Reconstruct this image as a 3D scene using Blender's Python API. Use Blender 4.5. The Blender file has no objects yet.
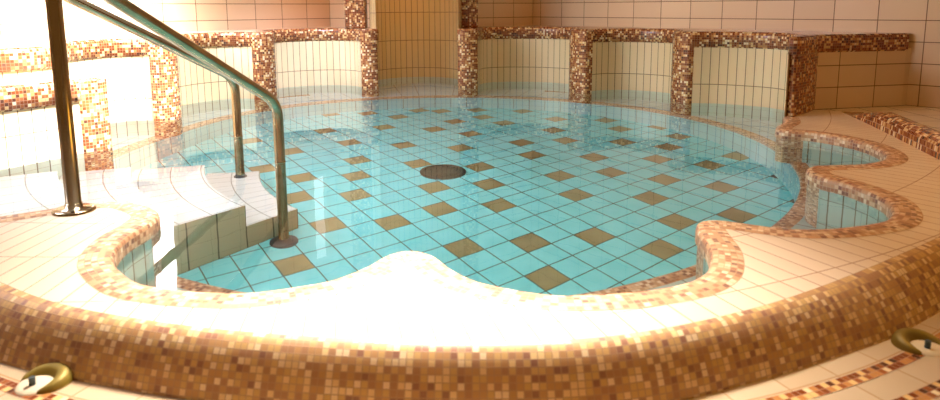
import bpy, bmesh, math
from mathutils import Vector, Matrix
from mathutils.geometry import tessellate_polygon

S = 0.15                      # one floor tile is 15 cm; all plan numbers below are in tiles
CX, CY = -1.3, 28.0           # centre of the round basin
RX, RY, RR = -0.66, 22.95, 14.11   # circle of the outer deck edge
PI = math.pi
scene = bpy.context.scene
col = scene.collection

# ------------------------------------------------------------------ materials
def new_mat(name, color=(.8, .8, .8), rough=.4, metal=0.0, spec=.5):
    m = bpy.data.materials.new(name); m.use_nodes = True
    b = m.node_tree.nodes['Principled BSDF']
    b.inputs['Base Color'].default_value = (*color, 1)
    b.inputs['Roughness'].default_value = rough
    b.inputs['Metallic'].default_value = metal
    b.inputs['Specular IOR Level'].default_value = spec
    return m

class N:
    """tiny node builder"""
    def __init__(s, m): s.m = m; s.t = m.node_tree; s.L = s.t.links
    def n(s, typ, **kw):
        x = s.t.nodes.new(typ)
        for k, v in kw.items(): setattr(x, k, v)
        return x
    def math(s, op, a, b=None, c=None):
        x = s.n('ShaderNodeMath', operation=op)
        for i, v in enumerate((a, b, c)):
            if v is None: continue
            if isinstance(v, (int, float)): x.inputs[i].default_value = v
            else: s.L.new(v, x.inputs[i])
        return x.outputs[0]
    def coords(s, kind):
        if kind == 'uv':
            sep = s.n('ShaderNodeSeparateXYZ'); s.L.new(s.n('ShaderNodeTexCoord').outputs['UV'], sep.inputs[0])
            return sep.outputs[0], sep.outputs[1]
        sep = s.n('ShaderNodeSeparateXYZ'); s.L.new(s.n('ShaderNodeNewGeometry').outputs['Position'], sep.inputs[0])
        x = s.math('MULTIPLY', sep.outputs[0], 1/S); y = s.math('MULTIPLY', sep.outputs[1], 1/S)
        if kind == 'xy': return x, y
        cx, cy, rr = {'rim': (RX, RY, 14.1), 'pool': (CX, CY, 15.5), 'deck': (-7.5, 40.0, 29.0)}[kind]
        x = s.math('SUBTRACT', x, cx); y = s.math('SUBTRACT', y, cy)
        r = s.math('SQRT', s.math('ADD', s.math('MULTIPLY', x, x), s.math('MULTIPLY', y, y)))
        a = s.math('ARCTAN2', y, x)
        return s.math('MULTIPLY', a, rr), r

def grid_mat(name, kind, tw, th, col_a, col_b, grout, gw=.03, rough=.25, offu=0., offv=0., bump=.25,
             palette=None, spec=.5, stagger=0.0):
    m = new_mat(name, col_a, rough, spec=spec); k = N(m); b = m.node_tree.nodes['Principled BSDF']
    u, v = k.coords(kind)
    v = k.math('DIVIDE', k.math('ADD', v, offv), th)
    fv = k.math('FLOOR', v)
    u = k.math('DIVIDE', k.math('ADD', u, offu), tw)
    if stagger:
        u = k.math('ADD', u, k.math('MULTIPLY', fv, stagger))
    fu = k.math('FLOOR', u)
    du = k.math('MULTIPLY', k.math('PINGPONG', u, .5), tw)
    dv = k.math('MULTIPLY', k.math('PINGPONG', v, .5), th)
    d = k.math('MINIMUM', du, dv)
    mr = k.n('ShaderNodeMapRange'); k.L.new(d, mr.inputs[0])
    mr.inputs[1].default_value = gw*.35; mr.inputs[2].default_value = gw*.65
    cmb = k.n('ShaderNodeCombineXYZ'); k.L.new(fu, cmb.inputs[0]); k.L.new(fv, cmb.inputs[1])
    wn = k.n('ShaderNodeTexWhiteNoise', noise_dimensions='2D'); k.L.new(cmb.outputs[0], wn.inputs[0])
    ramp = k.n('ShaderNodeValToRGB'); k.L.new(wn.outputs[0], ramp.inputs[0])
    cr = ramp.color_ramp
    if palette:
        cr.interpolation = 'CONSTANT'
        tot = sum(w for w, _ in palette); acc = 0
        for i, (w, c) in enumerate(palette):
            if i == 0: e = cr.elements[0]; e.position = 0
            elif i == 1: e = cr.elements[1]; e.position = acc/tot
            else: e = cr.elements.new(acc/tot)
            e.color = (*c, 1); acc += w
    else:
        cr.elements[0].color = (*col_a, 1); cr.elements[1].color = (*col_b, 1)
    mix = k.n('ShaderNodeMix', data_type='RGBA')
    k.L.new(mr.outputs[0], mix.inputs[0]); mix.inputs[6].default_value = (*grout, 1)
    k.L.new(ramp.outputs[0], mix.inputs[7]); k.L.new(mix.outputs[2], b.inputs['Base Color'])
    rm = k.n('ShaderNodeMapRange'); k.L.new(mr.outputs[0], rm.inputs[0])
    rm.inputs[3].default_value = .8; rm.inputs[4].default_value = rough
    k.L.new(rm.outputs[0], b.inputs['Roughness'])
    bp = k.n('ShaderNodeBump'); bp.inputs['Strength'].default_value = bump
    bp.inputs['Distance'].default_value = .002
    k.L.new(mr.outputs[0], bp.inputs['Height']); k.L.new(bp.outputs[0], b.inputs['Normal'])
    return m

GR = (.16, .075, .03)
PAL_BACK = [(30, (.19, .045, .012)), (26, (.30, .09, .025)), (16, (.52, .23, .07)), (14, (.78, .50, .20)), (8, (.86, .66, .38)), (8, (.09, .03, .015))]
PAL_RIM = [(24, (.56, .31, .13)), (24, (.66, .41, .16)), (20, (.46, .24, .12)), (16, (.82, .58, .28)), (8, (.88, .68, .42)), (8, (.34, .16, .10))]
PAL_EDGE = [(26, (.40, .17, .08)), (28, (.56, .30, .15)), (24, (.70, .46, .27)), (10, (.25, .10, .06)), (10, (.80, .62, .42))]
CREAM, CREAM2 = (.80, .60, .33), (.84, .65, .38)
M = {
 'wall': grid_mat('wall_tiles', 'uv', 2, 1, (.72, .53, .33), (.77, .58, .37), GR, .04, .25, offv=-.29),
 'niche': grid_mat('niche_tiles', 'uv', .43, 2, CREAM, CREAM2, (.17, .08, .03), .034, .2, offv=-1.0),
 'wet': grid_mat('submerged_niche_tiles', 'uv', .43, 2, (.46, .66, .58), (.52, .72, .64), (.14, .16, .10), .045, .2, offv=-1.0),  # teal tint of the water is put into this tile colour
 'alcove': grid_mat('alcove_tiles', 'uv', .43, 2, (.68, .49, .23), (.72, .53, .27), GR, .036, .2, offv=-.68),
 'mosaic': grid_mat('mosaic_red_brown', 'uv', .115, .115, CREAM, CREAM2, (.36, .17, .08), .012, .2, palette=PAL_BACK),
 'rim': grid_mat('mosaic_golden_brown', 'uv', .1, .1, CREAM, CREAM2, (.50, .31, .18), .014, .4, palette=PAL_RIM),
 'edge': grid_mat('mosaic_edge', 'uv', .11, .11, CREAM, CREAM2, (.56, .36, .22), .014, .4, palette=PAL_EDGE),
 'deck': grid_mat('deck_tiles', 'deck', .43, 2.0, (.78, .61, .44), (.82, .66, .49), (.46, .26, .15), .026, .33, offv=-27.8),
 'ledge': grid_mat('ledge_tiles', 'pool', 1.0, 2.0, (.66, .46, .28), (.70, .50, .32), GR, .04, .25),
 'bench': grid_mat('bench_tiles', 'pool', 1.15, 1.15, (.52, .68, .66), (.60, .75, .73), (.25, .25, .20), .045, .25, offv=-13.85),
 'riser': grid_mat('pool_wall_tiles', 'uv', 1, 1.6, (.42, .74, .76), (.48, .80, .80), (.16, .26, .24), .05, .25),
 'cheek': grid_mat('stair_cheek_tiles', 'uv', 1, 4, (.50, .35, .19), (.54, .39, .22), (.10, .07, .03), .05, .3),
 'tread': grid_mat('tread_tiles', 'pool', 1.0, 1.05, (.82, .86, .82), (.86, .9, .86), (.35, .36, .30), .04, .25, offv=-7.4),
 'step': grid_mat('step_tiles', 'rim', .9, 5, (.52, .38, .23), (.56, .42, .27), (.42, .25, .12), .03, .35),
 'floor_out': grid_mat('floor_tiles', 'xy', 1.5, 1.5, (.72, .56, .38), (.76, .60, .42), GR, .04, .4),
}
def speckle(name, a, b, rough):
    m = new_mat(name, a, rough); k = N(m); bs = m.node_tree.nodes['Principled BSDF']
    nz = k.n('ShaderNodeTexNoise'); nz.inputs['Scale'].default_value = 9; nz.inputs['Detail'].default_value = 4
    k.L.new(k.n('ShaderNodeNewGeometry').outputs['Position'], nz.inputs['Vector'])
    r = k.n('ShaderNodeValToRGB'); r.color_ramp.elements[0].color = (*a, 1); r.color_ramp.elements[1].color = (*b, 1)
    r.color_ramp.elements[0].position = .35; r.color_ramp.elements[1].position = .65
    k.L.new(nz.outputs[0], r.inputs[0]); k.L.new(r.outputs[0], bs.inputs['Base Color'])
    return m
M['cyan'] = speckle('cyan_floor_tile', (.22, .79, .82), (.27, .83, .86), .25)
M['brown'] = speckle('olive_brown_floor_tile', (.27, .24, .11), (.33, .29, .14), .3)
M['grout'] = speckle('floor_grout', (.07, .13, .12), (.10, .17, .15), .7)
M['plaster'] = speckle('ceiling_plaster', (.62, .55, .46), (.66, .59, .50), .8)
M['steel'] = speckle('aged_steel', (.38, .30, .18), (.46, .37, .24), .17); M['steel'].node_tree.nodes['Principled BSDF'].inputs['Metallic'].default_value = 1
M['dark_metal'] = speckle('dark_metal', (.04, .07, .08), (.06, .09, .10), .35)
M['grate'] = speckle('drain_metal', (.035, .06, .05), (.06, .09, .07), .4)
M['brass'] = speckle('brass', (.30, .21, .03), (.20, .13, .02), .5); M['brass'].node_tree.nodes['Principled BSDF'].inputs['Metallic'].default_value = .3
M['white'] = speckle('white_lens', (.74, .62, .44), (.78, .66, .48), .5)

M['pane_dim'] = new_mat('dusky_frosted_pane', (.8, .8, .8), .5)
M['pane_dim'].node_tree.nodes['Principled BSDF'].inputs['Emission Color'].default_value = (.95, .93, .9, 1)
M['pane_dim'].node_tree.nodes['Principled BSDF'].inputs['Emission Strength'].default_value = 1.0  # weak glow put into the pane of the second assumed window
M['pane'] = new_mat('daylit_frosted_pane', (.9, .95, 1), .5)
M['pane'].node_tree.nodes['Principled BSDF'].inputs['Emission Color'].default_value = (.86, .93, 1, 1)
M['pane'].node_tree.nodes['Principled BSDF'].inputs['Emission Strength'].default_value = 9  # glow put into the pane of the first assumed window
wm = bpy.data.materials.new('water'); wm.use_nodes = True
k = N(wm); k.t.nodes.clear()
out = k.n('ShaderNodeOutputMaterial'); gl = k.n('ShaderNodeBsdfGlass'); gl.inputs['IOR'].default_value = 1.33
gl.inputs['Roughness'].default_value = 0; gl.inputs['Color'].default_value = (1, 1, 1, 1)
nz = k.n('ShaderNodeTexNoise'); nz.inputs['Scale'].default_value = 5; nz.inputs['Detail'].default_value = 1
k.L.new(k.n('ShaderNodeNewGeometry').outputs['Position'], nz.inputs['Vector'])
bp = k.n('ShaderNodeBump'); bp.inputs['Strength'].default_value = .06; bp.inputs['Distance'].default_value = .01
k.L.new(nz.outputs[0], bp.inputs['Height']); k.L.new(bp.outputs[0], gl.inputs['Normal'])
k.L.new(gl.outputs[0], out.inputs['Surface'])
M['water'] = wm

# ------------------------------------------------------------------ helpers
def link(name, me, mats, parent=None):
    o = bpy.data.objects.new(name, me); col.objects.link(o)
    for m in (mats if isinstance(mats, (list, tuple)) else [mats]): me.materials.append(M[m])
    if parent is not None:
        o.parent = parent; o.matrix_parent_inverse = Matrix.Translation(-parent.location)
    return o
def tag(o, label=None, cat=None, group=None, kind=None):
    if label: o['label'] = label
    if cat: o['category'] = cat
    if group: o['group'] = group
    if kind: o['kind'] = kind
    return o
def thing(name, loc, label, cat, group=None):
    o = bpy.data.objects.new(name, None); col.objects.link(o)
    o.location = Vector(loc)*S; o.empty_display_size = .1
    return tag(o, label, cat, group)

class MB:
    """mesh buffer in tile units, uv in tile units, smooth flags and material index per face"""
    def __init__(s): s.v = []; s.f = []; s.uv = []; s.sm = []; s.mi = []
    def face(s, pts, uvs=None, smooth=False, mi=0):
        i = len(s.v); s.v += [tuple(p) for p in pts]; s.f.append(tuple(range(i, i+len(pts))))
        s.uv.append(uvs or [(p[0], p[1]) for p in pts]); s.sm.append(smooth); s.mi.append(mi)
    def grid(s, rows, uvs, smooth=True, mi=0, closed=False, flip=False):
        for a in range(len(rows)-1):
            n = len(rows[a])
            for b in range(n-1):
                q = [rows[a][b], rows[a][b+1], rows[a+1][b+1], rows[a+1][b]]
                w = [uvs[a][b], uvs[a][b+1], uvs[a+1][b+1], uvs[a+1][b]]
                if flip: q.reverse(); w.reverse()
                s.face(q, w, smooth, mi)
    def poly(s, pts, z, mi=0, up=True):
        P3 = [Vector((x, y, 0)) for x, y in pts]
        for t in tessellate_polygon([P3]):
            q = [(pts[i][0], pts[i][1], z) for i in t]
            area = (q[1][0]-q[0][0])*(q[2][1]-q[0][1])-(q[2][0]-q[0][0])*(q[1][1]-q[0][1])
            if (area < 0) == up: q.reverse()
            s.face(q, mi=mi)
    def box(s, c, d, rot=0, mi=0):
        cx, cy, cz = c; hx, hy, hz = d[0]/2, d[1]/2, d[2]/2
        ca, sa = math.cos(rot), math.sin(rot)
        def T(x, y, z): return (cx+ca*x-sa*y, cy+sa*x+ca*y, cz+z)
        for (a, b, uu, vv, fn) in ((1, 2, hy, hz, lambda p, q, g: (g*hx, p, q)), (0, 2, hx, hz, lambda p, q, g: (p, g*hy, q)), (0, 1, hx, hy, lambda p, q, g: (p, q, g*hz))):
            for g in (-1, 1):
                loc = [(-uu, -vv), (uu, -vv), (uu, vv), (-uu, vv)]
                pts = [fn(p, q, g) for p, q in loc]
                nrm = (Vector(pts[1])-Vector(pts[0])).cross(Vector(pts[2])-Vector(pts[1]))
                if nrm.dot(Vector([x/4 for x in map(sum, zip(*pts))])) < 0: pts.reverse(); loc.reverse()
                s.face([T(*p) for p in pts], [(p+hx*3, q+cz+hz) for p, q in loc], False, mi)
    def build(s, name, mats, parent=None, merge=True, bevel=0):
        me = bpy.data.meshes.new(name)
        me.from_pydata([(x*S, y*S, z*S) for x, y, z in s.v], [], s.f)
        ul = me.uv_layers.new(name='UVMap').data
        for p, uv in zip(me.polygons, s.uv):
            for li, w in zip(p.loop_indices, uv): ul[li].uv = w
        me.polygons.foreach_set('use_smooth', s.sm); me.polygons.foreach_set('material_index', s.mi)
        if merge:
            bm = bmesh.new(); bm.from_mesh(me); bmesh.ops.remove_doubles(bm, verts=bm.verts, dist=1e-5)
            if bevel:
                ed = [e for e in bm.edges if len(e.link_faces) == 2 and e.calc_face_angle(0) > .6]
                bmesh.ops.bevel(bm, geom=ed, offset=bevel*S, segments=3, affect='EDGES', profile=.5)
                for f in bm.faces: f.smooth = True
            bm.to_mesh(me); bm.free()
        me.update()
        return link(name, me, mats, parent)

def catmull(P, n=8):
    out = []
    Q = [Vector(P[0])*2-Vector(P[1])]+[Vector(p) for p in P]+[Vector(P[-1])*2-Vector(P[-2])]
    for i in range(1, len(Q)-2):
        p0, p1, p2, p3 = Q[i-1:i+3]
        for j in range(n):
            t = j/n
            out.append(.5*((2*p1)+(-p0+p2)*t+(2*p0-5*p1+4*p2-p3)*t*t+(-p0+3*p1-3*p2+p3)*t**3))
    out.append(Q[-2].copy())
    return [tuple(v) for v in out]
def arclen(P):
    s = [0.0]
    for a, b in zip(P, P[1:]): s.append(s[-1]+math.dist(a, b))
    return s
def normals(P, side=1):
    """unit normals of a polyline, side=1 -> right-hand of travel (outward for the shore run anticlockwise)"""
    N_ = []
    for i in range(len(P)):
        a = P[max(0, i-1)]; b = P[min(len(P)-1, i+1)]
        dx, dy = b[0]-a[0], b[1]-a[1]; l = math.hypot(dx, dy) or 1
        N_.append((dy/l*side, -dx/l*side))
    return N_
def sweep(mb, P, prof, s0=0, smooth=True, flip=False, mi=0, uvv=None, nrm=None):
    """prof: (outward offset, z)"""
    sl = arclen(P); nn = nrm or normals(P); pl = arclen(prof)
    rows = []; uvs = []
    for j, (d, z) in enumerate(prof):
        rows.append([(p[0]+n[0]*d, p[1]+n[1]*d, z) for p, n in zip(P, nn)])
        uvs.append([(s0+s, (uvv[j] if uvv else pl[j]+.02)) for s in sl])
    mb.grid(rows, uvs, smooth, mi, flip=flip)
def wall_strip(mb, P, z0, z1, s0=0, smooth=True, mi=0, flip=False):
    sl = arclen(P)
    mb.grid([[(x, y, z0) for x, y in P], [(x, y, z1) for x, y in P]], [[(s0+s, z0) for s in sl], [(s0+s, z1) for s in sl]], smooth, mi, flip=flip)
def wet_strip(P, z0, z1, name, mat, parent=None):
    m_ = MB(); wall_strip(m_, P, 0, z1); o = m_.build(name, mat, parent)
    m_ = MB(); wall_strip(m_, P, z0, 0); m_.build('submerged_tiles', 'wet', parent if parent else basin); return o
def polar(r, deg, cx=CX, cy=CY): return (cx+r*math.cos(math.radians(deg)), cy+r*math.sin(math.radians(deg)))
def tube(mb, P, r, n=16, caps=True):
    P = [Vector(p) for p in P]; rings = []
    t0 = (P[1]-P[0]).normalized(); a = t0.orthogonal().normalized()
    L = 0
    for i, p in enumerate(P):
        t = ((P[min(i+1, len(P)-1)]-P[max(i-1, 0)])).normalized()
        a = (a-t*a.dot(t)).normalized(); b = t.cross(a)
        rings.append([tuple(p+(a*math.cos(2*PI*k/n)+b*math.sin(2*PI*k/n))*r) for k in range(n+1)])
        rings[-1][-1] = rings[-1][0]
    mb.grid(rings, [[(k/n, i) for k in range(n+1)] for i in range(len(rings))], True, flip=True)
    if caps:
        mb.face(list(reversed(rings[0][:-1]))); mb.face(rings[-1][:-1])
def bend(P, rad, n=7):
    """round the corners of a 3-D polyline"""
    P = [Vector(p) for p in P]; out = [P[0]]
    for i in range(1, len(P)-1):
        a = (P[i-1]-P[i]).normalized(); b = (P[i+1]-P[i]).normalized()
        A = P[i]+a*rad; B = P[i]+b*rad
        for j in range(n+1):
            t = j/n; out.append(A*(1-t)**2+P[i]*2*t*(1-t)+B*t*t)
    out.append(P[-1]); return out
def lathe(mb, c, prof, n=32, mi=0):
    rows = [[(c[0]+r*math.cos(2*PI*k/n), c[1]+r*math.sin(2*PI*k/n), c[2]+z) for k in range(n+1)] for r, z in prof]
    mb.grid(rows, [[(k/n*4, j*.3) for k in range(n+1)] for j in range(len(prof))], True, mi)

# ------------------------------------------------------------------ plan of the shoreline (anticlockwise, tiles)
ZD = .3                        # deck level above the water
ZL = 3.70                      # top of the high ledge
ZB = -3.75                     # bench seat
ZF = -7.6                      # pool floor
ENTRY = [(-16.5, 18.0), (-15.8, 16.5), (-14.4, 15.0), (-12.6, 14.2), (-11.5, 14.3)]
SHORE = [(-10.75, 14.72), (-10.12, 15.17), (-9.52, 15.56), (-9.0, 15.85), (-8.5, 15.9), (-7.94, 15.61), (-7.27, 14.97), (-7.11, 14.16),
 (-7.16, 13.38), (-7.06, 12.7), (-6.86, 12.16), (-6.52, 11.66), (-5.81, 10.98), (-5.03, 10.66), (-4.34, 10.53), (-3.67, 10.5), (-2.9, 10.75),
 (-2.39, 11.02), (-1.91, 11.58), (-1.58, 12.17), (-1.18, 12.4), (-0.74, 12.16), (-0.41, 11.56), (0.09, 10.94), (0.82, 10.53), (1.52, 10.34),
 (2.45, 10.41), (3.17, 10.6), (3.55, 10.76), (3.94, 11.01), (4.34, 11.5), (4.68, 12.4), (4.79, 13.2), (4.9, 13.84), (5.13, 14.14), (5.59, 14.14),
 (6.38, 13.72), (6.95, 13.56), (7.7, 13.6), (8.65, 13.88), (9.29, 14.25), (9.81, 14.95), (10.13, 15.89), (10.02, 17.11), (9.66, 17.95),
 (9.70, 18.70), (10.15, 19.19), (10.88, 19.3), (11.73, 19.42), (12.57, 19.89), (13.19, 20.67), (13.54, 21.89), (13.47, 23.09), (12.84, 24.34),
 (11.87, 25.0), (12.01, 25.73), (12.9, 26.9), (13.4, 28.1)]
front = catmull(ENTRY+SHORE, 6)
tipset = [20+5, 33+5, 45+5, 54+5, 6+5]
NICHES = {
 1: [(13.4, 28.1), (14.5, 29.6), (15.15, 31.3), (14.9, 32.6), (13.9, 33.6), (12.7, 34.3), (11.4, 34.5)],
 2: [(10.95, 35.9), (11.7, 36.7), (11.7, 38.2), (10.9, 39.4), (9.6, 40.2), (8.3, 40.3), (7.4, 39.8), (6.84, 39.0)],
 3: [(6.1, 40.4), (6.9, 41.6), (6.6, 43.4), (4.8, 44.8), (2.4, 45.1), (.95, 44.3), (.44, 42.0)],
 5: [(-.7, 42.0), (-.5, 43.6), (-.65, 46.4), (-1.8, 48.1), (-3.6, 48.7), (-5.3, 48.1), (-6.45, 46.4), (-6.5, 43.8), (-5.85, 42.1)],
 6: [(-6.75, 41.9), (-7.4, 43.0), (-8.7, 43.7), (-10.6, 43.3), (-12.0, 42.0), (-12.3, 40.2), (-11.9, 38.8), (-11.05, 37.7)],
 7: [(-11.6, 36.6), (-12.6, 37.2), (-13.9, 36.8), (-14.8, 35.4), (-15.1, 33.6), (-14.7, 31.9), (-13.6, 30.9)],
 8: [(-13.9, 29.7), (-14.8, 30.0), (-15.8, 29.4), (-16.3, 28.0), (-16.2, 26.3), (-15.5, 25.2), (-14.3, 24.9), (-13.2, 24.0)],
}
NP = {kk: catmull(v, 10) for kk, v in NICHES.items()}
def pillar_front(a, b, bulge=.22):
    """rounded nose between two niche ends"""
    a = Vector(a); b = Vector(b); d = b-a; nn = Vector((-d.y, d.x)).normalized()   # towards the water
    return [tuple(a+d*t+nn*bulge*math.sin(PI*t)) for t in [i/8 for i in range(9)]]
order = [1, 2, 3, 5, 6, 7, 8]
PIL = {}
for a, b in zip(order, order[1:]):
    PIL[(a, b)] = pillar_front(NICHES[a][-1], NICHES[b][0])
LOWFRONT = [(-13.6, 23.1), (-13.9, 22.4), (-14.3, 21.5), (-14.9, 20.4), (-15.7, 19.2), (-16.5, 18.0)]
LF = catmull(LOWFRONT, 5)
P8F = pillar_front(NICHES[8][-1], LOWFRONT[0], .12)

shore_all = list(front)
for i, kk in enumerate(order):
    shore_all += NP[kk][1:]
    if i < len(order)-1: shore_all += PIL[(kk, order[i+1])][1:]
shore_all += P8F[1:]+LF[1:-1]

# ------------------------------------------------------------------ WATER
mb = MB(); mb.poly(shore_all, 0)
w = mb.build('pool_water', 'water', merge=True)
tag(w, 'still clear water filling the round tiled whirlpool basin', 'water')

# ------------------------------------------------------------------ BASIN
basin = thing('whirlpool_basin', (CX, CY, ZF), 'round sunken whirlpool basin with turquoise and olive chequered floor tiles and scalloped edge', 'pool')
BR = {(0,0),(1,2),(2,-1),(3,3),(2,5),(-1,-2),(3,7),(0,6),(-1,8),(-3,10),(-4,12),(-5,14),(-6,11),(-8,13),(-10,14),(-5,8),(-3,7),(-12,12),(-10,10),
 (-8,9),(-9,7),(-7,6),(-4,5),(-2,4),(-12,6),(-15,7),(-14,5),(-10,4),(-19,7),(-18,5),(-16,3),(-12,2),(-9,1),(-14,0),(-17,0),(-11,-1),(-9,-2),
 (-7,-3),(-7,3),(-5,2),(-3,1),(-10,-4),(-12,-5),(-8,-5),(-14,-3),(-6,0),(-4,-1),(-4,-3),(1,9),(-1,13),(-3,-7),(-1,11),(-17,10),(-15,12),(-20,4),
 (-18,8),(-1,-5),(1,-4),(-6,-7),(-13,9),(-15,9),(-17,-4),(-5,-5),(4,5),(-21,2),(-7,15)}
TH, OX, OY = -.96111, -16.3251, 13.8075
ct, st = math.cos(TH), math.sin(TH)
def t2w(u, v):
    g = (u+OX, v+OY); return (ct*g[0]-st*g[1], st*g[0]+ct*g[1])
RBASE = 13.6
def rb(deg):
    """bench edge radius, a little tighter on the stair side"""
    d = (deg-170+180) % 360-180
    return 13.85-1.2*math.exp(-(d/28)**2)
mbc = MB(); g = .022
for u in range(-34, 14):
    for v in range(-16, 28):
        x, y = t2w(u, v)
        if math.hypot(x-CX, y-CY) > 14.3: continue
        e = .5-g; i = 1 if (u, v) in BR else 0
        c4 = [t2w(u+a, v+b) for a, b in ((-e, -e), (e, -e), (e, e), (-e, e))]
        mbc.face([(p[0], p[1], ZF) for p in c4], mi=i)
ft = mbc.build('floor_tiles', ['cyan', 'brown'], basin, merge=False)
mb = MB(); mb.poly([polar(14.6, a) for a in range(0, 360, 4)], ZF-.02); mb.build('floor_grout', 'grout', basin)
# bench ring (the stairs interrupt it)
A0, A1 = -129, 197
angs = [A0+(A1-A0)*i/160 for i in range(161)]
edge = [polar(rb(a), a) for a in angs]
mb = MB()
mb.grid([[(*polar(rb(a)+.3, a), ZB) for a in angs], [(*polar(18.4 if -125 < a < 10 else 17.0 if a < 70 or a > 120 else 22, a), ZB) for a in angs]],
        [[(a, 0) for a in angs], [(a, 1) for a in angs]], False, flip=True)
mb.build('bench_seat', 'bench', basin)
inn = normals(edge)
mb = MB(); sweep(mb, edge, [(.02, ZB-.55), (0, ZB-.3), (0, ZB-.12), (.06, ZB-.03), (.16, ZB+.01), (.5, ZB+.012)], flip=False, nrm=inn)
mb.build('bench_edge', 'edge', basin)
mb = MB(); wall_strip(mb, [polar(rb(a)+.04, a) for a in angs], ZF, ZB-.3)
mb.build('bench_riser', 'riser', basin)
# scalloped side walls under the deck, mosaic at each cusp
fl = arclen(front)
tips = [fl[t*6] for t in tipset]
def istip(s): return min(abs(s-t) for t in tips) < .75
mbt = MB(); mbc5 = [MB() for _ in tips]
for i in range(len(front)-1):
    s = (fl[i]+fl[i+1])/2; target = mbc5[min(range(len(tips)), key=lambda q: abs(tips[q]-s))] if istip(s) else mbt
    a, b = front[i], front[i+1]
    target.face([(*a, ZB-.3), (*b, ZB-.3), (*b, .02), (*a, .02)], [(fl[i], ZB), (fl[i+1], ZB), (fl[i+1], 0), (fl[i], 0)], True)
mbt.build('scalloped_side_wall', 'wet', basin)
for q in mbc5: q.build('cusp_mosaic', 'edge', basin)
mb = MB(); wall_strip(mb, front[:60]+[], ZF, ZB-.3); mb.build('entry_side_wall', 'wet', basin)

# deck and its edges
fn = normals(front)
# soften normals at the cusps so that the coping does not fold
def smooth_n(nn, k=2):
    for _ in range(k):
        nn = [tuple((Vector(nn[max(0, i-1)])+Vector(nn[i])+Vector(nn[min(len(nn)-1, i+1)])).normalized()) for i in range(len(nn))]
    return nn
mb = MB(); sweep(mb, front, [(-.05, -.1), (-.05, .20), (-.03, .28), (.03, .322), (.14, .336), (.45, .325), (.55, .306)], nrm=smooth_n(fn, 3))
mb.build('coping', 'edge', basin)
rimpts = [polar(RR+.10*max(0, -128-a), a, RX, RY) for a in range(-143, -124, 3)]
rimpts += [(-8.13, 10.95), (-7.0, 10.30), (-5.8, 9.80), (-4.1, 9.31), (-2.5, 9.02), (-1.0, 8.86), (.25, 8.82), (1.5, 8.87), (2.8, 9.17), (4.37, 9.80),
           (5.6, 10.45), (6.8, 11.18), (8.2, 12.10), (9.53, 13.01), (10.9, 14.1), (12.0, 15.3), (13.1, 16.9), (14.0, 18.5)]
rim = catmull(rimpts, 8)
KERB = catmull([(14.0, 18.5), (14.5, 20.5), (15.2, 23.3), (15.8, 25.8), (16.2, 27.6), (16.6, 29.6)], 8)
deckpoly = rim+KERB[1:]+[(15.6, 30.15)]+list(reversed(front[24:]))
deckpoly = rim+KERB[1:]+[(15.6, 30.15)]+list(reversed(front))+[(-17.2, 17.6), (-16.8, 16.2)]
mb = MB(); mb.poly(deckpoly, ZD); mb.build('deck', 'deck', basin)
mb = MB(); rn = normals(rim); rs = arclen(rim); rows = []; uvs = []; lz = 0; last = None
for d, z in [(-.03, ZD+.004), (.08, .29), (.17, .22), (.26, .1), (.35, -.06), (.45, -.27), (.53, -.48), (.56, -.6)]:
    row = []
    for p, n_ in zip(rim, rn):
        a = math.degrees(math.atan2(p[1]-RY, p[0]-RX))
        f_ = 1+.42*min(1, (max(0, -107-a)/14)**2+(max(0, a+74)/15)**2)
        row.append((p[0]+n_[0]*d*f_, p[1]+n_[1]*d*f_, z))
    if last: lz += math.dist(last, (d, z))
    last = (d, z); rows.append(row); uvs.append([(q, lz) for q in rs])
mb.grid(rows, uvs, True)
mb.build('rim_band', 'rim', basin)
mb = MB(); kn = normals(KERB); ks = arclen(KERB); rows = []; uvs = []
for d, h in [(-.02, 0), (0, .35), (.08, .52), (.28, .62), (.55, .62), (.8, .52), (.9, .35), (.93, 0)]:
    rows.append([(p[0]+n_[0]*d, p[1]+n_[1]*d, ZD-.01+h*max(0, min(1, (28.2-p[1])/2.6))**.6) for p, n_ in zip(KERB, kn)])
    uvs.append([(q, len(uvs)*.2) for q in ks])
mb.grid(rows, uvs, True); mb.build('kerb', 'mosaic', basin)

# ------------------------------------------------------------------ OUTER STEP
ZS = -.5; SX = RX
step = thing('rim_step', (RX, RY-15.5, ZS), 'curved cream tiled step with red mosaic stripes below the golden rim, nearest the camera', 'step')
def arc_strip(r0, r1, z, name, mat, a0=-150, a1=-38, z1=None):
    A = [a0+(a1-a0)*i/120 for i in range(121)]
    mb = MB(); z1 = z if z1 is None else z1
    mb.grid([[(*polar(r0, a, SX, RY), z) for a in A], [(*polar(r1, a, SX, RY), z1) for a in A]],
            [[(math.radians(a)*15.5, 0) for a in A], [(math.radians(a)*15.5, abs(r1-r0)+abs(z1-z)) for a in A]], False, flip=True)
    return mb.build(name, mat, step)
arc_strip(14.3, 15.04, ZS, 'tread', 'step'); arc_strip(15.04, 15.28, ZS+.005, 'mosaic_stripe', 'mosaic')
arc_strip(15.28, 15.74, ZS, 'tread', 'step'); arc_strip(15.74, 15.99, ZS+.005, 'mosaic_stripe', 'mosaic')
arc_strip(15.99, 16.6, ZS, 'tread', 'step'); arc_strip(16.6, 16.6, ZS, 'riser', 'mosaic', z1=-3.6)

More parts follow.
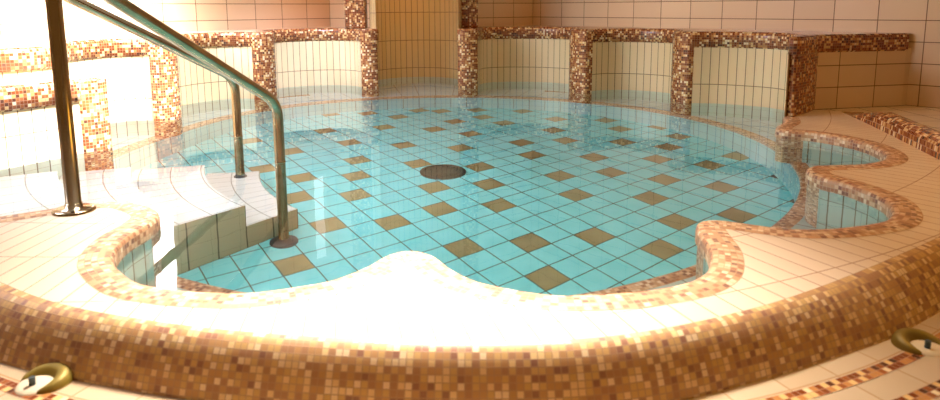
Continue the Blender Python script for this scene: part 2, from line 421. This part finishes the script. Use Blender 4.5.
# ------------------------------------------------------------------ STAIRS in the water
stairs = thing('entry_stairs', (*polar(11, -145), ZF), 'submerged curved white stairs leading down into the pool between the two handrails', 'stairs')
ST = [(7.4, -6.0, -167), (9.4, -4.2, -163), (11.8, -2.7, -157), (13.9, -.75, -150)]
for i, (r0, z, aend) in enumerate(ST):
    r1 = ST[i+1][0] if i < 3 else 15.9
    A = [-129+(aend+129)*j/40 for j in range(41)]
    mb = MB()
    mb.grid([[(*polar(r0, a), z) for a in A], [(*polar(r1+.02, a), z) for a in A]], [[(a, 0) for a in A], [(a, 1) for a in A]], False)
    zl = ZF if i == 0 else ST[i-1][1]
    mb.build('tread', 'tread', stairs)
    mb = MB(); L = [polar(r0, a) for a in A]; wall_strip(mb, L, zl, z); mb.build('stair_riser', 'tread' if i else 'cheek', stairs)
    for aa in (-129, aend):
        mb = MB(); p, q = polar(r0, aa), polar(r1, aa)
        pts = [(*p, ZF), (*q, ZF), (*q, z), (*p, z)]; uv = [(r0+.6, 0), (r1+.6, 0), (r1+.6, z-ZF), (r0+.6, z-ZF)]
        mb.face(pts, uv); mb.build('stair_cheek', 'cheek', stairs)

# ------------------------------------------------------------------ HIGH LEDGE with niches (backrests)
BULL = lambda zt: [(0.0, zt-.80), (-.07, zt-.74), (-.09, zt-.2), (-.05, zt-.07), (.05, zt-.005), (.2, zt+.004), (.42, zt+.004)]
# right ledge ------------------------------------------------
rl = thing('backrest_ledge', (8, 40, ZB), 'long mosaic topped ledge along the back right wall with three curved cream niches', 'ledge')
for kk in (1, 2, 3):
    wet_strip(NP[kk], ZB-.3, ZL-.68, 'backrest_niche', 'niche', rl)
def pillar(path, z0, z1, parent, name='mosaic_pillar', prof_out=.09, wrap=.35, mat='mosaic'):
    """mosaic nose that wraps a little round both corners"""
    m_ = MB()
    nn = normals(path)
    a, b = path[0], path[-1]
    out = [(p[0]-n[0]*prof_out, p[1]-n[1]*prof_out) for p, n in zip(path, nn)]
    d0 = Vector(nn[len(nn)//2])
    L = [(a[0]+d0.x*wrap, a[1]+d0.y*wrap)]+[(a[0]+d0.x*wrap*.3, a[1]+d0.y*wrap*.3)]+out+[(b[0]+d0.x*wrap*.3, b[1]+d0.y*wrap*.3)]+[(b[0]+d0.x*wrap, b[1]+d0.y*wrap)]
    # widen by a hand so the edges stand proud of the niche wall
    tan = (Vector(b)-Vector(a)).normalized()*.07
    L = [(p[0]-tan.x, p[1]-tan.y) for p in L[:2]]+L[2:-2]+[(p[0]+tan.x, p[1]+tan.y) for p in L[-2:]]
    wall_strip(m_, L, z0, z1); return m_.build(name, mat, parent)
P1F = [(15.75, 30.19), (15.15, 29.45), (14.45, 28.75), (13.95, 28.25), (13.75, 28.10), (13.6, 28.14), (13.6, 28.34), (13.78, 28.6)]
m_ = MB(); wall_strip(m_, P1F, ZB, ZL-.05, flip=False); m_.build('mosaic_pillar', 'mosaic', rl)
pillar(PIL[(1, 2)], ZB-.3, ZL-.1, rl); pillar(PIL[(2, 3)], ZB-.3, ZL-.1, rl); pillar(PIL[(3, 5)], ZB-.3, ZL-.1, rl)
panel = [(20.75, 31.42), (20.4, 31.25), (15.75, 30.19)]
m_ = MB(); wall_strip(m_, panel, ZD-.02, ZL-.68, smooth=False); m_.build('flat_panel', 'wall', rl)
pathR = panel[1:]+P1F[1:6]+NP[1][1:]+PIL[(1, 2)][1:]+NP[2][1:]+PIL[(2, 3)][1:]+NP[3][1:]+PIL[(3, 5)][1:]+[(-.62, 43.2)]
m_ = MB(); sweep(m_, pathR, BULL(ZL), nrm=smooth_n(normals(pathR), 2)); m_.build('ledge_edge', 'mosaic', rl)
m_ = MB(); m_.poly(pathR+[(-.62, 45.0), (4.66, 49.6), (20.72, 31.42)], ZL-.008); m_.build('ledge_top', 'ledge', rl)
# left ledge -------------------------------------------------
ll = thing('backrest_ledge', (-14, 35, ZB), 'mosaic topped ledge with white niches running left of the tall alcove behind the handrails', 'ledge')
for kk in (6, 7, 8):
    wet_strip(NP[kk] if kk != 8 else NP[8][:51], ZB-.3, ZL-.68, 'backrest_niche', 'niche', ll)
ENDL = catmull([(-15.5, 25.2), (-15.1, 24.2), (-15.2, 23.2), (-15.9, 22.5), (-17.2, 22.0), (-19, 21.6)], 5)
m_ = MB(); wall_strip(m_, ENDL, 2.3, ZL-.68); m_.build('backrest_niche', 'niche', ll)
pillar(PIL[(5, 6)], ZB-.3, ZL-.1, ll); pillar(PIL[(6, 7)], ZB-.3, ZL-.1, ll); pillar(PIL[(7, 8)], ZB-.3, ZL-.1, ll)
pathL = [(-5.95, 43.4)]+PIL[(5, 6)][0:]+NP[6][1:]+PIL[(6, 7)][1:]+NP[7][1:]+PIL[(7, 8)][1:]+NP[8][1:51]+ENDL[1:]
m_ = MB(); sweep(m_, pathL, BULL(ZL), nrm=smooth_n(normals(pathL), 2)); m_.build('ledge_edge', 'mosaic', ll)
m_ = MB(); m_.poly(pathL+[(-26, 21.6), (-26, 28.6), (-22.8, 32.4), (-15, 41.7), (-9.9, 47.9), (-6.5, 46.3)], ZL-.008); m_.build('ledge_top', 'ledge', ll)
# low block --------------------------------------------------
lb = thing('low_ledge', (-14.5, 22, ZB), 'low white tiled block with pinkish mosaic top at the left edge', 'ledge')
ZK = 2.6
wet_strip(LF, ZF, ZK-.6, 'backrest_niche', 'niche', lb)
pillar(P8F, ZB-2, ZK-.1, lb)
m_ = MB(); wall_strip(m_, NP[8][50:], ZB-2, ZK-.05); m_.build('side_panel', 'mosaic', lb)
pl8 = NP[8][55:]+P8F[1:]+LF[1:]
m_ = MB(); sweep(m_, pl8, BULL(ZK), nrm=smooth_n(normals(pl8), 2)); m_.build('ledge_edge', 'mosaic', lb)
m_ = MB(); m_.poly(pl8+[(-20, 17), (-20, 22), (-15.3, 25.3)], ZK-.008); m_.build('ledge_top', 'ledge', lb)
# mosaic columns ---------------------------------------------
for c, lab in (((-7.35, 43.75), 'mosaic covered column at the left side of the tall alcove'), ((0.0, 43.9), 'dark mosaic covered column at the right side of the tall alcove')):
    m_ = MB(); m_.box((c[0], c[1], (ZL+22)/2), (1.3 if c[0] < -1 else 1.08, 1.2, 22-ZL))
    tag(m_.build('mosaic_column', 'mosaic', bevel=.12), lab, 'column', None)

# ------------------------------------------------------------------ ROOM
def wall(name, pts, z0=-4, z1=22, mat='wall', s0=0):
    m_ = MB(); wall_strip(m_, pts, z0, z1, s0, False); return tag(m_.build(name, mat), kind='structure')
def ext(a, d, l): return (a[0]+d[0]*l, a[1]+d[1]*l)
wall('wall_right', [(34, 16.2), (20.75, 31.37), (4.66, 49.6)], s0=0.3)
wall('wall_back', [(4.66, 49.6), (-.55, 45.02)])
wall('wall_alcove', NP[5], z0=0, mat='alcove')
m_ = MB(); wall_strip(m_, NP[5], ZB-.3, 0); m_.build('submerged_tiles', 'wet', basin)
wall('wall_back_left', [(-6.5, 46.3), (-9.9, 47.9)])
wall('wall_left', [(-9.9, 47.9), (-15, 41.7), (-22.8, 32.4), (-32, 21.4), (-32, 2)])
m_ = MB(); m_.poly([(-40, -6), (40, -6), (40, 52), (-40, 52)], 22, up=False); tag(m_.build('ceiling', 'plaster'), kind='structure')
# room floor around the pool, left open where the basin is sunk
inner = [polar(16.9, a, RX, RY) for a in range(-150, -37, 4)]
m_ = MB(); m_.poly([(-40, -6), (40, -6), (40, 16)]+[(14.6, 16)]+list(reversed(inner))+[(-16.5, 16), (-40, 16)], -3.6); tag(m_.build('floor', 'floor_out'), kind='structure')
m_ = MB(); m_.poly([(13.4, 17.0), (14.9, 24), (15.4, 29.95), (20.75, 31.45), (34, 16.2), (16, 16.2)], ZD-.012); tag(m_.build('floor_shelf', 'floor_out'), kind='structure')

wl_d = Vector((-.64, -.77, 0)); wl_n = Vector((.77, -.64, 0)); rotw = math.atan2(-.77, -.64)
for i, (s_, z0, z1, w_) in enumerate(((5.0, 6.6, 17, 1.3), (-6.3, 7.0, 13, .9))):  # assumed windows above the view, glowing to put bright strips in the water
    c = Vector((-15, 41.7, 0))+wl_d*s_+wl_n*.06
    m_ = MB()
    for du in (-w_/2-.1, w_/2+.1): m_.box((c.x+wl_d.x*du, c.y+wl_d.y*du, (z0+z1)/2), (.2, .3, z1-z0+.4), rotw)
    for zz in (z0-.1, z1+.1): m_.box((c.x, c.y, zz), (w_+.4, .3, .2), rotw)
    f_ = tag(m_.build('window_%d' % (i+1), 'white', merge=False), kind='structure')
    m_ = MB(); m_.box((c.x, c.y, (z0+z1)/2), (w_, .08, z1-z0), rotw); m_.build('window_pane', 'pane' if i == 0 else 'pane_dim', f_)

# ------------------------------------------------------------------ DRAIN
dr = thing('floor_drain', (-1.18, 28.05, ZF), 'round dark metal drain grate in the middle of the pool floor', 'drain')
m_ = MB(); lathe(m_, (-1.18, 28.05, ZF), [(1.0, .0), (1.0, .10), (.93, .16), (.80, .15), (.80, .08)]); m_.build('frame', 'grate', dr)
m_ = MB(); lathe(m_, (-1.18, 28.05, ZF), [(.82, .10), (.45, .17), (0.001, .19)])
for i in range(12):
    a = i*30; p, q = polar(.25, a, -1.18, 28.05), polar(.74, a, -1.18, 28.05)
    m_.box(((p[0]+q[0])/2, (p[1]+q[1])/2, ZF+.17), (.5, .06, .06), math.radians(a))
m_.build('grate', 'grate', dr)

# ------------------------------------------------------------------ HANDRAILS
TR = .168
def rail(foot, zf, kz, top, ztop, zpost, label, fr=.46):
    t = thing('handrail', (*top, zpost), label, 'handrail', 'pool entry handrails')
    P = bend([(*foot, zf+.1), (*foot, kz), (*top, ztop), (*top, zpost+.1)], .55)
    m_ = MB(); tube(m_, P, TR); m_.build('rail', 'steel', t)
    m_ = MB(); lathe(m_, (*foot, zf), [(fr, 0), (fr, .07), (fr-.05, .12), (.2, .14), (.18, .3), (.15, .32)]); m_.build('flange', 'dark_metal', t)
    m_ = MB(); lathe(m_, (*top, zpost), [(.46, 0), (.46, .05), (.40, .08), (.2, .09), (.18, .2), (.15, .21)]); m_.build('flange', 'steel', t)
    m_ = MB(); lathe(m_, (*foot, .02), [(TR+.001, 0), (TR+.012, .02), (TR+.012, .06), (TR+.001, .08)]); m_.build('collar', 'steel', t)
    return t
rail((-6.17, 21.18), ZF, 2.0, (-9.3, 15.15), 6.1, ZD, 'thick steel handrail nearest the camera, its post standing on the deck at the left')
rail((-9.05, 25.6), -6.0, 2.35, (-14.9, 18.7), 7.25, -.75, 'steel handrail farther from the camera, ending on the submerged stairs', .25)

# ------------------------------------------------------------------ STEP LIGHTS
def steplight(x, y, face, label):
    t = thing('step_fitting', (x, y, ZS), label, 'fitting', 'brass fittings on the step below the rim')
    z = ZS
    m_ = MB(); n = 28; rows = []
    for i in range(n+1):
        u = i/n; a = math.radians(face-112+224*u); w_ = .03+.11*math.sin(PI*u)**.8; R0 = .28
        c = Vector((x+math.cos(a)*(R0+w_*.5), y+math.sin(a)*(R0+w_*.5)*.9, z)); rad = Vector((math.cos(a), math.sin(a), 0))
        rows.append([tuple(c+rad*w_*math.cos(q)+Vector((0, 0, 1))*w_*1.35*max(0, math.sin(q))) for q in [PI*k/8 for k in range(9)]])
    m_.grid(rows, [[(k, i) for k in range(9)] for i in range(n+1)], True); m_.build('hood', 'brass', t)
    m_ = MB(); lathe(m_, (x, y, z), [(.29, 0), (.27, .03), (.15, .05), (.001, .055)]); m_.build('lens', 'white', t)
    m_ = MB(); tube(m_, [(x-.02, y-.08, z+.04), (x-.02, y-.08, z+.10), (x-.02, y-.08, z+.17)], .045, 10); m_.build('knob', 'dark_metal', t)
steplight(-6.40, 9.14, 50, 'brass crescent fitting round a white disc on the step at the lower left corner')
steplight(7.33, 10.08, 118, 'dim brass crescent fitting on the step at the lower right corner')

# ------------------------------------------------------------------ CAMERA
cam = bpy.data.cameras.new('camera'); co = bpy.data.objects.new('camera', cam); col.objects.link(co)
cam.sensor_width = 36; cam.lens = 668.02/940*36; cam.shift_y = -90/940
co.location = (0, 0, 4.9673*S)
co.rotation_euler = (PI/2-.1516, 0, 0)
co.matrix_world = Matrix.Translation(co.location) @ Matrix.Rotation(PI/2-.1516, 4, 'X') @ Matrix.Rotation(-.0051*-1*-1, 4, 'Z')
cam.clip_start = .05; cam.clip_end = 60
cam.dof.use_dof = True; cam.dof.focus_distance = 4.0; cam.dof.aperture_fstop = 3.6
scene.camera = co

# ------------------------------------------------------------------ LIGHT
def area(name, loc, target, size, power, color, spread=180, sy=None):
    l = bpy.data.lights.new(name, 'AREA'); l.shape = 'RECTANGLE'; l.size = size; l.size_y = sy or size
    l.energy = power; l.color = color; l.spread = math.radians(spread)
    o = bpy.data.objects.new(name, l); col.objects.link(o); o.location = Vector(loc)*S
    o.rotation_euler = (Vector(target)-Vector(loc)).to_track_quat('-Z', 'Y').to_euler(); return o
area('window_daylight', (-24, 22, 13), (-12, 28, 0), 2.2, 85, (.74, .82, 1.0), 92, 1.2)  # assumed daylight source out of view at left, bare light without any window
area('skylight_wall', (-12, 27, 20), (-20.5, 35, 3), .8, 60, (.88, .90, 1.0), 42)  # added light that whitens the left wall, no roof opening there
area('skylight_back', (-9, 32.5, 14), (-10.5, 41, 0), .6, 15, (.66, .73, 1.0), 50)  # added light hung in mid-air, cone shaped to reach only the niches
area('skylight_left', (-6, 20, 21), (-11.5, 25, 0), 1.0, 235, (.86, .87, 1), 44)  # added overhead light that brightens the left niches and stairs
area('skylight_front', (-.5, 21, 21.5), (-1.3, 10.8, 0), .7, 46, (1, .90, .80), 38)  # unseen overhead light, added for the bright patch on the front deck
area('skylight_pool', (-4, 21, 21.8), (-3.5, 19, 0), 1.0, 40, (1, .97, .92), 42)  # added overhead light that brightens the pool floor
area('lamp_back', (8, 34, 21.5), (9, 40, 3), 1.5, 12, (1, .44, .08), 130)  # assumed warm lamp overhead, out of view, no fixture modelled
area('lamp_back_left', (-7, 43, 16), (-11, 47, 5), .6, 8, (1, .34, .03), 90)  # assumed orange lamp for the back left wall, hung bare in mid-air
area('lamp_alcove', (-3, 39, 17), (-3.5, 48, 3), .5, 2.2, (1, .5, .14), 60)  # added warm light that lifts the dark alcove, not a fixture
area('lamp_right', (14, 16, 21.5), (10, 14, 0), 1.2, 20, (1, .50, .07), 120)  # assumed lamp warming the right side, unseen and without a body
wd = bpy.data.worlds.new('world'); scene.world = wd; wd.use_nodes = True
bg = wd.node_tree.nodes['Background']; bg.inputs[0].default_value = (1, .50, .15, 1); bg.inputs[1].default_value = .19

scene.view_settings.view_transform = 'Standard'; scene.view_settings.look = 'None'
scene.view_settings.gamma = 1; scene.view_settings.use_curve_mapping = False
scene.view_settings.exposure = .15
scene.cycles.max_bounces = 10; scene.cycles.transmission_bounces = 6; scene.cycles.caustics_refractive = True
